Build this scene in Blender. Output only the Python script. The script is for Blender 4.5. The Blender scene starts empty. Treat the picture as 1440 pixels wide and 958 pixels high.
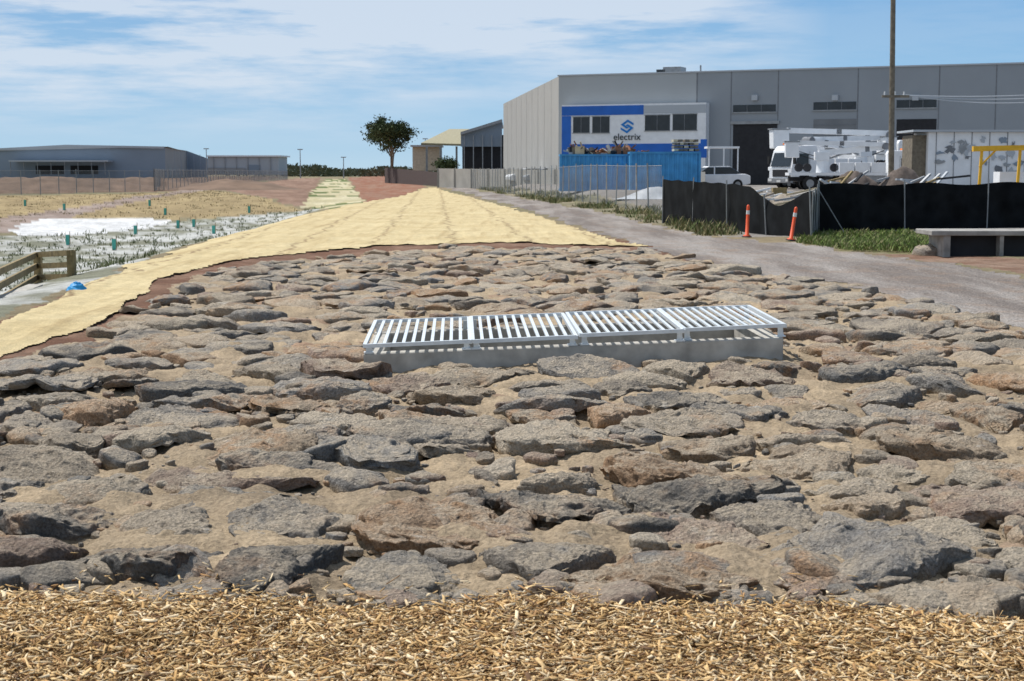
import bpy, math, random
import numpy as np
from mathutils import Vector, Matrix
random.seed(7); rng=np.random.default_rng(7)
sc=bpy.context.scene
F=2145.0; H=1.7; PIT=math.atan((479-242)/F); CP,SP=math.cos(PIT),math.sin(PIT)
# ---------------------------------------------------------------- measuring helpers (photo survey -> metres)
def ray(u,v):
    x=(u-720)/F; z=-(v-479)/F
    return x, CP+SP*z, -SP+CP*z
def W(u,v,d):
    x,y,z=ray(u,v); s=d/y
    return Vector((x*s,d,H+z*s))
def sm(t): 
    t=np.clip(t,0,1); return t*t*(3-2*t)
def hs(x,y):
    x=np.asarray(x,float); y=np.asarray(y,float)
    edge=-6.3-0.02*np.clip(y-17,0,200)
    t=(edge-x)/5.0
    drop=-0.85*sm(t)*(1-sm((y-55)/60.0))*sm((y-6)/6)
    yard=0.6*sm((y-66)/20)*sm((x-(9-0.07*y))/3.0)
    return drop+yard+.07*np.exp(-((x-2.7)**2+(y-13.4)**2)/1.6)+.03*np.exp(-((x+1.2)**2+(y-12.8)**2)/1.2)
def G(u,v):
    x,y,z=ray(u,v)
    if z>-0.001: z=-0.001
    s=0.5; 
    for i in range(4000):
        if H+z*s<=float(hs(x*s,y*s)): break
        s*=1.004
    return (x*s,y*s)
def poly(pts): return np.array([G(u,v) for u,v in pts])
def inpoly(P,x,y):
    c=np.zeros(x.shape,bool); n=len(P)
    for i in range(n):
        x1,y1=P[i]; x2,y2=P[(i+1)%n]
        if y1==y2: continue
        m=((y1>y)!=(y2>y))&(x<(x2-x1)*(y-y1)/(y2-y1)+x1)
        c^=m
    return c
# ---------------------------------------------------------------- noise
def _h(ix,iy,iz):
    a=(ix.astype(np.int64)*374761393+iy.astype(np.int64)*668265263+iz.astype(np.int64)*2147483647*3)&0xffffffff
    a=((a^(a>>13))*1274126177)&0xffffffff
    a=((a^(a>>16))*2246822519)&0xffffffff
    return ((a^(a>>15))&0xffffff)/float(0xffffff)
def vn(x,y,z):
    fx,fy,fz=np.floor(x),np.floor(y),np.floor(z)
    a,b,c=x-fx,y-fy,z-fz
    a=a*a*(3-2*a);b=b*b*(3-2*b);c=c*c*(3-2*c)
    r=0
    for i in (0,1):
        for j in (0,1):
            for k in (0,1):
                r=r+_h(fx+i,fy+j,fz+k)*(a if i else 1-a)*(b if j else 1-b)*(c if k else 1-c)
    return r*2-1
def fbm(x,y,z,o=4,g=.5):
    r=0;am=1;
    for i in range(o):
        r=r+am*vn(x+i*17.3,y+i*9.1,z+i*5.7); x=x*2.03;y=y*2.03;z=z*2.03; am*=g
    return r
# ---------------------------------------------------------------- mesh helpers
def fast(name,V,Q,mat,smooth=False,col=None,parent=None):
    V=np.asarray(V,np.float32); Q=np.asarray(Q,np.int32); n=Q.shape[1]
    me=bpy.data.meshes.new(name)
    me.vertices.add(len(V)); me.vertices.foreach_set('co',V.ravel())
    me.loops.add(Q.size); me.loops.foreach_set('vertex_index',Q.ravel())
    me.polygons.add(len(Q)); me.polygons.foreach_set('loop_start',np.arange(0,Q.size,n,dtype=np.int32))
    try: me.polygons.foreach_set('loop_total',np.full(len(Q),n,dtype=np.int32))
    except Exception: pass
    me.update(calc_edges=True); me.validate()
    if smooth: me.polygons.foreach_set('use_smooth',np.ones(len(me.polygons),bool))
    if col is not None:
        a=me.attributes.new('Col','FLOAT_COLOR','POINT')
        c=np.ones((len(V),4),np.float32); c[:,:3]=col; a.data.foreach_set('color',c.ravel())
    me.materials.append(mat)
    ob=bpy.data.objects.new(name,me); sc.collection.objects.link(ob)
    if parent: ob.parent=parent
    return ob
def pm(name,verts,faces,mat,parent=None,smooth=False):
    me=bpy.data.meshes.new(name); me.from_pydata([tuple(v) for v in verts],[],faces); me.update()
    me.materials.append(mat)
    if smooth:
        for p in me.polygons: p.use_smooth=True
    ob=bpy.data.objects.new(name,me); sc.collection.objects.link(ob)
    if parent: ob.parent=parent
    return ob
def empty(name,loc=(0,0,0),rz=0):
    e=bpy.data.objects.new(name,None); e.location=loc; e.rotation_euler=(0,0,rz); e.empty_display_size=.3
    sc.collection.objects.link(e); return e
BF=[(0,3,2,1),(4,5,6,7),(0,1,5,4),(1,2,6,5),(2,3,7,6),(3,0,4,7)]
def box(name,x0,x1,y0,y1,z0,z1,mat,parent=None,bev=0):
    v=[(x0,y0,z0),(x1,y0,z0),(x1,y1,z0),(x0,y1,z0),(x0,y0,z1),(x1,y0,z1),(x1,y1,z1),(x0,y1,z1)]
    o=pm(name,v,BF,mat,parent)
    if bev:
        m=o.modifiers.new('b','BEVEL'); m.width=bev; m.segments=2
    return o
def beam(name,a,b,w,h,mat,parent=None):
    a=Vector(a);b=Vector(b);d=(b-a).normalized(); up=Vector((0,0,1)) if abs(d.z)<.95 else Vector((0,1,0))
    s=d.cross(up).normalized()*w/2; t=s.normalized().cross(d).normalized()*h/2
    v=[a-s-t,a+s-t,a+s+t,a-s+t,b-s-t,b+s-t,b+s+t,b-s+t]
    return pm(name,v,[(0,1,2,3),(7,6,5,4),(0,4,5,1),(1,5,6,2),(2,6,7,3),(3,7,4,0)],mat,parent)
def cyl(name,a,b,r0,r1,mat,parent=None,n=14):
    a=Vector(a);b=Vector(b);d=(b-a).normalized(); up=Vector((0,0,1)) if abs(d.z)<.95 else Vector((0,1,0))
    s=d.cross(up).normalized(); t=s.cross(d)
    v=[];
    for P,r in ((a,r0),(b,r1)):
        for i in range(n):
            q=2*math.pi*i/n; v.append(P+s*math.cos(q)*r+t*math.sin(q)*r)
    f=[(i,(i+1)%n,n+(i+1)%n,n+i) for i in range(n)]+[tuple(range(n))[::-1],tuple(range(n,2*n))]
    return pm(name,v,f,mat,parent)
def prism(name,prof,y0,y1,mat,parent=None,bev=0):
    n=len(prof); v=[(x,y0,z) for x,z in prof]+[(x,y1,z) for x,z in prof]
    f=[tuple(range(n)),tuple(range(2*n-1,n-1,-1))]+[(i,n+i,n+(i+1)%n,(i+1)%n) for i in range(n)]
    o=pm(name,v,f,mat,parent)
    if bev:
        m=o.modifiers.new('b','BEVEL'); m.width=bev; m.segments=2
    return o
# ---------------------------------------------------------------- materials
def newmat(name):
    m=bpy.data.materials.new(name); m.use_nodes=True; nt=m.node_tree; b=nt.nodes['Principled BSDF']
    return m,nt,b
def N(nt,t,**k):
    n=nt.nodes.new(t)
    for a,b in k.items():
        if a in n.inputs: n.inputs[a].default_value=b
        else: setattr(n,a,b)
    return n
def M(name,c,rough=.7,metal=0,ns=3,na=.15,bump=0,spec=.3):
    m,nt,b=newmat(name)
    b.inputs['Roughness'].default_value=rough; b.inputs['Metallic'].default_value=metal
    b.inputs['Specular IOR Level'].default_value=spec
    tc=N(nt,'ShaderNodeTexCoord'); no=N(nt,'ShaderNodeTexNoise'); no.inputs['Scale'].default_value=ns; no.inputs['Detail'].default_value=6
    nt.links.new(tc.outputs['Object'],no.inputs['Vector'])
    mr=N(nt,'ShaderNodeMapRange'); mr.inputs[1].default_value=.3; mr.inputs[2].default_value=.7
    mr.inputs[3].default_value=1-na; mr.inputs[4].default_value=1+na
    nt.links.new(no.outputs['Fac'],mr.inputs[0])
    mx=N(nt,'ShaderNodeVectorMath',operation='MULTIPLY'); mx.inputs[0].default_value=c
    nt.links.new(mr.outputs[0],mx.inputs[1]); nt.links.new(mx.outputs[0],b.inputs['Base Color'])
    if bump:
        bp=N(nt,'ShaderNodeBump'); bp.inputs['Strength'].default_value=bump; bp.inputs['Distance'].default_value=.02
        nt.links.new(no.outputs['Fac'],bp.inputs['Height']); nt.links.new(bp.outputs[0],b.inputs['Normal'])
    return m
def math_(nt,op,a,b=None,c=None):
    n=N(nt,'ShaderNodeMath',operation=op)
    for i,q in enumerate((a,b,c)):
        if q is None: continue
        if isinstance(q,(int,float)): n.inputs[i].default_value=q
        else: nt.links.new(q,n.inputs[i])
    return n.outputs[0]
def noise_(nt,vec,s,d=5,r=.55):
    n=N(nt,'ShaderNodeTexNoise'); n.inputs['Scale'].default_value=s; n.inputs['Detail'].default_value=d; n.inputs['Roughness'].default_value=r
    nt.links.new(vec,n.inputs['Vector']); return n.outputs['Fac']
def mr_(nt,f,a,b,c=0.,d=1.):
    n=N(nt,'ShaderNodeMapRange'); 
    for i,q in enumerate((a,b,c,d)): n.inputs[i+1].default_value=q
    nt.links.new(f,n.inputs[0]); return n.outputs[0]
def mix_(nt,f,a,b,bt='MIX'):
    n=N(nt,'ShaderNodeMix',data_type='RGBA',blend_type=bt)
    if isinstance(f,(int,float)): n.inputs[0].default_value=f
    else: nt.links.new(f,n.inputs[0])
    for i,q in ((6,a),(7,b)):
        if isinstance(q,tuple): n.inputs[i].default_value=(*q,1)
        else: nt.links.new(q,n.inputs[i])
    return n.outputs[2]
def groundmat():
    m,nt,b=newmat('ground_soil'); b.inputs['Roughness'].default_value=.95; b.inputs['Specular IOR Level'].default_value=.1
    at=N(nt,'ShaderNodeAttribute',attribute_name='Col'); o=N(nt,'ShaderNodeTexCoord').outputs['Object']
    n1=noise_(nt,o,3,8,.6); n2=noise_(nt,o,45,6,.7); n3=noise_(nt,o,.15,5,.6)
    f=math_(nt,'MULTIPLY',mr_(nt,n1,.3,.7,.72,1.25),mr_(nt,n2,.3,.7,.62,1.38))
    f=math_(nt,'MULTIPLY',f,mr_(nt,n3,.3,.7,.88,1.12))
    mx=N(nt,'ShaderNodeVectorMath',operation='SCALE'); nt.links.new(at.outputs['Color'],mx.inputs[0]); nt.links.new(f,mx.inputs['Scale'])
    nt.links.new(mx.outputs[0],b.inputs['Base Color'])
    bp=N(nt,'ShaderNodeBump'); bp.inputs['Strength'].default_value=.9; bp.inputs['Distance'].default_value=.03
    nt.links.new(math_(nt,'ADD',n2,n1),bp.inputs['Height']); nt.links.new(bp.outputs[0],b.inputs['Normal'])
    return m
def rockmat():
    m,nt,b=newmat('basalt_rock'); b.inputs['Roughness'].default_value=.9; b.inputs['Specular IOR Level'].default_value=.15
    at=N(nt,'ShaderNodeAttribute',attribute_name='Col').outputs['Color']; o=N(nt,'ShaderNodeTexCoord').outputs['Object']
    geo=N(nt,'ShaderNodeNewGeometry'); sx=N(nt,'ShaderNodeSeparateXYZ'); nt.links.new(geo.outputs['Normal'],sx.inputs[0])
    n1=noise_(nt,o,2.2,8,.65); n2=noise_(nt,o,14,8,.7); n3=noise_(nt,o,70,5,.7); n4=noise_(nt,o,.9,4,.6); n5=noise_(nt,o,6,6,.7)
    up=mr_(nt,sx.outputs['Z'],.6,.96)
    du=math_(nt,'MULTIPLY',up,mr_(nt,n1,.34,.56)); du=math_(nt,'MULTIPLY',du,mr_(nt,n2,.33,.52,.3,1.))
    c=mix_(nt,math_(nt,'MULTIPLY',du,.85),at,(.52,.435,.325))
    ru=math_(nt,'MULTIPLY',mr_(nt,n4,.52,.62),mr_(nt,n5,.43,.58)); c=mix_(nt,math_(nt,'MULTIPLY',ru,.6),c,(.46,.26,.13))
    li=math_(nt,'MULTIPLY',mr_(nt,n5,.60,.70),up); c=mix_(nt,math_(nt,'MULTIPLY',li,.5),c,(.62,.59,.53))
    dk=mr_(nt,n2,.41,.30); c=mix_(nt,math_(nt,'MULTIPLY',dk,.6),c,(.07,.06,.05))
    sc_=N(nt,'ShaderNodeVectorMath',operation='SCALE'); nt.links.new(c,sc_.inputs[0]); nt.links.new(mr_(nt,n3,.3,.7,.55,1.45),sc_.inputs['Scale'])
    nt.links.new(sc_.outputs[0],b.inputs['Base Color'])
    vo=N(nt,'ShaderNodeTexVoronoi'); vo.inputs['Scale'].default_value=48; nt.links.new(o,vo.inputs['Vector'])
    hgt=math_(nt,'ADD',math_(nt,'MULTIPLY',n2,1.6),math_(nt,'MULTIPLY',n3,.6)); hgt=math_(nt,'ADD',hgt,math_(nt,'MULTIPLY',vo.outputs['Distance'],.4))
    bp=N(nt,'ShaderNodeBump'); bp.inputs['Strength'].default_value=1; bp.inputs['Distance'].default_value=.038
    nt.links.new(hgt,bp.inputs['Height']); nt.links.new(bp.outputs[0],b.inputs['Normal'])
    return m
def attrmat(name,rough=.8,ns=60,trans=0):
    m,nt,b=newmat(name); b.inputs['Roughness'].default_value=rough; b.inputs['Specular IOR Level'].default_value=.1
    at=N(nt,'ShaderNodeAttribute',attribute_name='Col'); o=N(nt,'ShaderNodeTexCoord').outputs['Object']
    n=noise_(nt,o,ns,4,.6); s=N(nt,'ShaderNodeVectorMath',operation='SCALE'); nt.links.new(at.outputs['Color'],s.inputs[0]); nt.links.new(mr_(nt,n,.3,.7,.75,1.25),s.inputs['Scale'])
    nt.links.new(s.outputs[0],b.inputs['Base Color']); return m
def jutemat():
    m,nt,b=newmat('jute_mesh'); b.inputs['Roughness'].default_value=.95; b.inputs['Specular IOR Level'].default_value=.1
    o=N(nt,'ShaderNodeTexCoord').outputs['Object']; sx=N(nt,'ShaderNodeSeparateXYZ'); nt.links.new(o,sx.inputs[0])
    big=noise_(nt,o,.5,6,.6); mid=noise_(nt,o,5,6,.65); fine=noise_(nt,o,70,4,.7); wob=noise_(nt,o,.8,3)
    mp=N(nt,'ShaderNodeMapping'); mp.inputs['Scale'].default_value=(1.6,.12,1); mp.inputs['Rotation'].default_value=(0,0,-.07)
    nt.links.new(o,mp.inputs[0]); st=noise_(nt,mp.outputs[0],1.6,6,.65)
    q=math_(nt,'ADD',sx.outputs['X'],math_(nt,'MULTIPLY',sx.outputs['Y'],.05)); q=math_(nt,'ADD',q,math_(nt,'MULTIPLY',wob,1.0))
    fr=math_(nt,'FRACT',math_(nt,'DIVIDE',q,1.85)); ab=math_(nt,'ABSOLUTE',math_(nt,'SUBTRACT',fr,.5))
    seam=math_(nt,'MULTIPLY',mr_(nt,ab,.045,.010),mr_(nt,mid,.40,.54))
    c=mix_(nt,mr_(nt,big,.35,.65),(.47,.375,.205),(.55,.455,.265))
    c=mix_(nt,math_(nt,'MULTIPLY',mr_(nt,st,.50,.66),.6),c,(.34,.25,.125))
    c=mix_(nt,math_(nt,'MULTIPLY',seam,.8),c,(.17,.11,.06))
    s=N(nt,'ShaderNodeVectorMath',operation='SCALE'); nt.links.new(c,s.inputs[0]); nt.links.new(math_(nt,'MULTIPLY',mr_(nt,fine,.3,.7,.6,1.4),mr_(nt,mid,.3,.7,.85,1.15)),s.inputs['Scale'])
    nt.links.new(s.outputs[0],b.inputs['Base Color'])
    bp=N(nt,'ShaderNodeBump'); bp.inputs['Strength'].default_value=.7; bp.inputs['Distance'].default_value=.035
    nt.links.new(math_(nt,'ADD',math_(nt,'MULTIPLY',st,1.8),math_(nt,'ADD',math_(nt,'MULTIPLY',mid,.6),math_(nt,'MULTIPLY',fine,.3))),bp.inputs['Height']); nt.links.new(bp.outputs[0],b.inputs['Normal'])
    return m
def roadmat():
    m,nt,b=newmat('gravel_surface'); b.inputs['Roughness'].default_value=.95; b.inputs['Specular IOR Level'].default_value=.15
    o=N(nt,'ShaderNodeTexCoord').outputs['Object']
    mp=N(nt,'ShaderNodeMapping'); mp.inputs['Scale'].default_value=(1,.13,1); mp.inputs['Rotation'].default_value=(0,0,.12); nt.links.new(o,mp.inputs[0])
    st=noise_(nt,mp.outputs[0],.9,6,.6); n1=noise_(nt,o,1.2,8,.65); n2=noise_(nt,o,28,6,.75); vo=N(nt,'ShaderNodeTexVoronoi'); vo.inputs['Scale'].default_value=32; nt.links.new(o,vo.inputs['Vector'])
    c=mix_(nt,mr_(nt,st,.40,.60),(.175,.15,.132),(.30,.272,.245)); c=mix_(nt,math_(nt,'MULTIPLY',mr_(nt,n1,.5,.66),.6),c,(.25,.18,.13))
    s=N(nt,'ShaderNodeVectorMath',operation='SCALE'); nt.links.new(c,s.inputs[0]); nt.links.new(math_(nt,'MULTIPLY',mr_(nt,n2,.3,.7,.5,1.5),mr_(nt,vo.outputs['Color'],0,1,.7,1.3)),s.inputs['Scale'])
    nt.links.new(s.outputs[0],b.inputs['Base Color'])
    bp=N(nt,'ShaderNodeBump'); bp.inputs['Strength'].default_value=.8; bp.inputs['Distance'].default_value=.02
    nt.links.new(math_(nt,'ADD',n2,vo.outputs['Distance']),bp.inputs['Height']); nt.links.new(bp.outputs[0],b.inputs['Normal'])
    return m
def meshmat(name,c,op):
    m,nt,b=newmat(name); b.inputs['Base Color'].default_value=(*c,1); b.inputs['Roughness'].default_value=.6
    o=N(nt,'ShaderNodeTexCoord').outputs['Object']; n=noise_(nt,o,.8,3); nt.links.new(mr_(nt,n,.3,.7,op-.08,op+.08),b.inputs['Alpha'])
    return m
GM=groundmat(); RM=rockmat(); JM=jutemat(); RDM=roadmat()
concrete=M('concrete',(.40,.38,.34),.9,0,6,.25,.5); culv=M('weathered_concrete',(.30,.285,.26),.9,0,4,.3,.5); galv=M('galvanised_steel',(.66,.70,.72),.45,.3,12,.1); fpost=M('fence_post_steel',(.27,.28,.28),.6,.2)
white=M('white_paint',(.78,.79,.80),.5,0,2,.07); grey=M('grey_panel',(.28,.305,.33),.8,0,.3,.06); sidegrey=M('lit_side_panel',(.36,.355,.335),.8,0,.3,.05)  # sidegrey is paler than grey: sun on the warehouse's left side put into the colour
darkw=M('dark_glass',(.02,.025,.03),.2,0,2,.3,spec=.5); blue=M('blue_paint',(.02,.13,.50),.5,0,1,.1); logo=M('logo_blue',(.01,.20,.58),.5)
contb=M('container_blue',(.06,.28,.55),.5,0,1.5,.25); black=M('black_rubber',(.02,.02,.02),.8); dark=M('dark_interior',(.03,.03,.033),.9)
wood=M('treated_timber',(.24,.18,.085),.8,0,10,.3,.3); polew=M('pole_timber',(.17,.145,.11),.9,0,5,.3,.3); rust=M('rusty_steel',(.24,.11,.06),.8,0,5,.4)
tan=M('tan_sheet',(.5,.42,.28),.8); orange=M('orange_plastic',(.75,.10,.03),.5,0,4,.1); refl=M('reflective_band',(.7,.7,.68),.4); yellow=M('yellow_paint',(.75,.42,.03),.5,0,3,.1)
bluegrey=M('warehouse_blue_grey',(.24,.29,.35),.7,0,.1,.08); lroof=M('light_roof',(.42,.45,.48),.6,0,.1,.06); cream=M('cream_wall',(.52,.47,.38),.8); droof=M('olive_roof',(.30,.27,.17),.7)
steel=M('steel_grey',(.30,.31,.32),.5,.4); joint=M('joint_grey',(.18,.19,.205),.9); teal=M('teal_plastic',(.10,.45,.36),.5); bluep=M('blue_plastic',(.03,.30,.62),.5); cloth=M('black_shade_cloth',(.010,.011,.012),.95,0,2,.5,.3,.1)
redl=M('orange_lamp',(.8,.2,.02),.4); chain=meshmat('chain_link',(.20,.21,.21),.28); pwall=M('precast_wall',(.34,.325,.29),.9,0,.6,.15); plastic=M('pale_sheeting',(.42,.44,.46),.5,0,1.2,.3,.8)
# ---------------------------------------------------------------- pit frame
PA=Vector((-1.26,12.85,0)); PB=Vector((2.39,13.35,0)); PE=(PB-PA).normalized(); PN=Vector((-.035,1,0)).normalized(); PL=(PB-PA).length; PD=1.75
def pitc(x,y): 
    dx,dy=x-PA.x,y-PA.y
    det=PE.x*PN.y-PE.y*PN.x
    return (dx*PN.y-dy*PN.x)/det, (dy*PE.x-dx*PE.y)/det
# ---------------------------------------------------------------- regions
rock_poly=poly([(-150,556),(0,511),(95,486),(165,462),(210,432),(252,400),(332,378),(450,365),(560,355),(650,350),(740,352),(880,353),(960,365),(1020,380),(1180,402),(1300,430),(1440,462)]); 
rock_poly=np.vstack([rock_poly,[[9,10.5],[9,5],[-9,5],[-9,10]]])
mat_poly=poly([(-160,560),(-160,510),(0,449),(150,388),(280,343),(400,310),(470,293),(560,277),(592,265),(612,263),(640,272),(720,292),(800,317),(870,338),(908,350),(820,347),(740,345),(650,344),(560,348),(450,356),(330,368),(236,388),(198,413),(150,446),(90,470),(0,495)])
red_poly=poly([(-200,585),(-200,500),(0,455),(150,400),(400,325),(600,300),(800,320),(905,345),(985,364),(970,378),(700,360),(450,378),(320,396),(268,422),(192,478),(0,528)])
road_poly=poly([(612,262),(640,260),(700,272),(760,283),(850,298),(930,318),(1000,333),(1150,345),(1300,366),(1440,392),(1700,440),(1700,560),(1440,470),(1300,440),(1180,410),(1020,385),(960,370),(905,352),(870,336),(800,315),(720,290),(640,270)])
R_drytan=poly([(-300,300),(0,276),(215,272),(300,268),(400,288),(430,296),(300,308),(200,307),(60,309),(0,318),(-300,345)])
R_path=poly([(-300,345),(0,306),(120,290),(215,274),(300,262),(320,264),(235,276),(140,295),(0,330),(-300,375)])
R_white=poly([(15,320),(60,309),(200,306),(248,312),(200,323),(120,330),(30,332)])
R_plant=poly([(-300,380),(0,333),(100,330),(250,312),(420,296),(470,290),(400,309),(280,342),(150,387),(0,447),(-300,560)])
R_red1=poly([(300,266),(330,262),(400,252),(450,250),(440,275),(425,292),(400,287)])
R_strip=poly([(425,292),(445,262),(460,252),(488,252),(515,287),(470,293)])
R_red2=poly([(490,250),(540,247),(600,262),(592,266),(560,277),(515,287)])
R_brownl=poly([(-300,262),(0,254),(215,247),(400,249),(300,266),(215,270),(0,273),(-300,290)])
R_green=poly([(1140,322),(1200,322),(1300,330),(1310,346),(1290,357),(1200,352),(1130,342)])
R_red3=poly([(1230,356),(1320,356),(1480,368),(1600,385),(1600,410),(1440,386),(1330,370)])
R_verge=poly([(640,258),(700,262),(800,275),(930,296),(1000,315),(1040,330),(1000,333),(930,318),(850,298),(760,283),(700,272)])
def mulch_edge(x): return 5.72-0.06*x+0.04*np.sin(x*2.1)+.03*np.sin(x*5.3+1)
# ---------------------------------------------------------------- ground grid (one sheet, finer near the viewer)
az=np.radians(np.concatenate([np.linspace(-180,-48,34),np.linspace(-46,-22,25),np.linspace(-21,21,800),np.linspace(22,46,25),np.linspace(48,180,34)]))
vp=np.concatenate([[0.6,.9,1.3,1.8,2.4],np.arange(3,780,1.25),np.arange(790,1300,20),[1500,2000,3000,6000]])
rad=(H*F/vp)[::-1]
A,R=np.meshgrid(az,rad); X=R*np.sin(A); Y=R*np.cos(A); nr,na=X.shape
n_a=fbm(X*1.3,Y*1.3,X*0,4); n_b=fbm(X*1.3+50,Y*1.3+9,X*0,4)
amp=np.clip(.12+R*.004,0,.6)
XW,YW=X+n_a*amp,Y+n_b*amp
near=(R<45)
inrock=inpoly(rock_poly,XW,YW)
det=np.where(near,fbm(X*3,Y*3,X*0+3,5,.6),0)
Z=hs(X,Y)+np.where(inrock,det*.040,det*.010)+np.where(R<80,.03*fbm(X*.4,Y*.4,X*0+8,2),0)
mul=(Y<mulch_edge(X))&(R<30)&(Y>-20)
C=np.zeros(X.shape+(3,)); 
def setc(mask,c,c2=None,n=None):
    if c2 is None: C[mask]=c
    else:
        t=np.clip(.5+(n if n is not None else n_a)*.8,0,1)[mask][:,None]
        C[mask]=np.array(c)*(1-t)+np.array(c2)*t
nf=fbm(X*.05,Y*.05,X*0+2,5)
setc(np.ones(X.shape,bool),(.24,.19,.12),(.19,.17,.10),nf)
XF,YF=X+n_a*.2,Y+n_b*np.clip(R*.01,.1,3)
I=lambda P: inpoly(P,XF,YF)
setc((X>8-.06*Y)&(Y>40),(.26,.24,.22),(.21,.19,.17),nf)
for P,a,b in ((R_brownl,(.15,.095,.065),(.21,.145,.10)),(R_drytan,(.35,.27,.145),(.27,.205,.11)),(R_plant,(.20,.20,.145),(.46,.46,.43)),(R_red1,(.20,.125,.09),(.27,.18,.13)),(R_red2,(.24,.11,.07),(.27,.16,.11)),(R_path,(.25,.19,.155),(.31,.25,.215)),(R_white,(.52,.52,.51),(.66,.66,.65)),(R_verge,(.17,.16,.09),(.27,.23,.16)),(R_red3,(.19,.11,.075),(.26,.18,.13)),(R_green,(.11,.13,.05),(.20,.18,.09))):
    setc(I(P),a,b,fbm(X*1.1,Y*.7,X*0+77,4)*1.5 if P is R_plant else None)
ms=I(R_strip); setc(ms,(.42,.37,.22),(.50,.45,.30)); row=(np.sin(Y*1.9)>.3)&ms&(n_b>-.3); C[row]=(.12,.15,.055)
mr2=inpoly(red_poly,XW,YW); setc(mr2,(.16,.085,.055),(.23,.14,.095))
sandA=np.array((.42,.325,.215)); sandB=np.array((.34,.265,.18))
setc(inrock,sandA,sandB)
rn=inrock&(fbm(X*.9+9,Y*.9,X*0,3)>.85); setc(rn,(.34,.23,.155),(.38,.285,.20))
setc(mul,(.36,.23,.105),(.44,.30,.15))
idx=np.arange(nr*na).reshape(nr,na)
Q=np.stack([idx[:-1,:-1],idx[:-1,1:],idx[1:,1:],idx[1:,:-1]],-1).reshape(-1,4)[:, ::-1]
V=np.stack([X,Y,Z],-1).reshape(-1,3)
qx=V[Q[:,0],0]; qy=V[Q[:,0],1]; pa,pb=pitc(qx,qy)
keep=~((pa>.07)&(pa<PL-.07)&(pb>.07)&(pb<PD-.07))
ground=fast('ground',V,Q[keep],GM,True,C.reshape(-1,3))
def sub(name,mask,off,mat):
    mq=mask.reshape(-1)[Q].all(1)
    q=Q[mq]; u,inv=np.unique(q,return_inverse=True); v=V[u].copy(); v[:,2]+=off.reshape(-1)[u] if hasattr(off,'reshape') else off
    return fast(name,v,inv.reshape(q.shape),mat,True)
wr=fbm(X*1.5+Y*.1,Y*.12,X*0+4,4); wr2=fbm(X*6,Y*1.2,X*0+14,3)
lo_a=fbm(X*.55,Y*.35,X*0+31,4); lo_b=fbm(X*.55,Y*.35,X*0+57,4)
inmat=inpoly(mat_poly,X+lo_a*.26,Y+lo_b*.34)
fade=np.clip(25/R,.15,1)
sub('jute_matting',inmat,.012+.045*np.abs(wr)*fade+np.where(R<60,.007*wr2*fade,0),JM)
inroad=inpoly(road_poly,XW,YW)&~inmat&~inrock
sub('gravel_road',inroad,np.full(X.shape,.006),RDM)
# ---------------------------------------------------------------- rock apron
seeds=[]
y=5.6; k=0
while y<36:
    x=-11+(k%2)*.39
    while x<11:
        seeds.append((x+random.uniform(-.29,.29),y+random.uniform(-.2,.2))); x+=.74
    y+=.50; k+=1
S=np.array(seeds); S=S[rng.random(len(S))>.20]; wgt=rng.uniform(.55,1.6,len(S))
okm=inpoly(rock_poly,S[:,0],S[:,1])&(S[:,1]>mulch_edge(S[:,0])+.20)&(np.abs(S[:,0])<S[:,1]*.42+1.5)
pa,pb=pitc(S[:,0],S[:,1]); inpit=(pa>-.22)&(pa<PL+.22)&(pb>-.24)&(pb<PD+.25)
okm&=~inpit; okm&=rng.random(len(S))>.05
pal=[(.20,.185,.165),(.25,.22,.185),(.32,.27,.21),(.36,.28,.20),(.15,.143,.133),(.38,.25,.155),(.29,.215,.17),(.40,.345,.27),(.22,.215,.205),(.26,.245,.225)]
RV=[];RQ=[];RC=[];base=0
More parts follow.
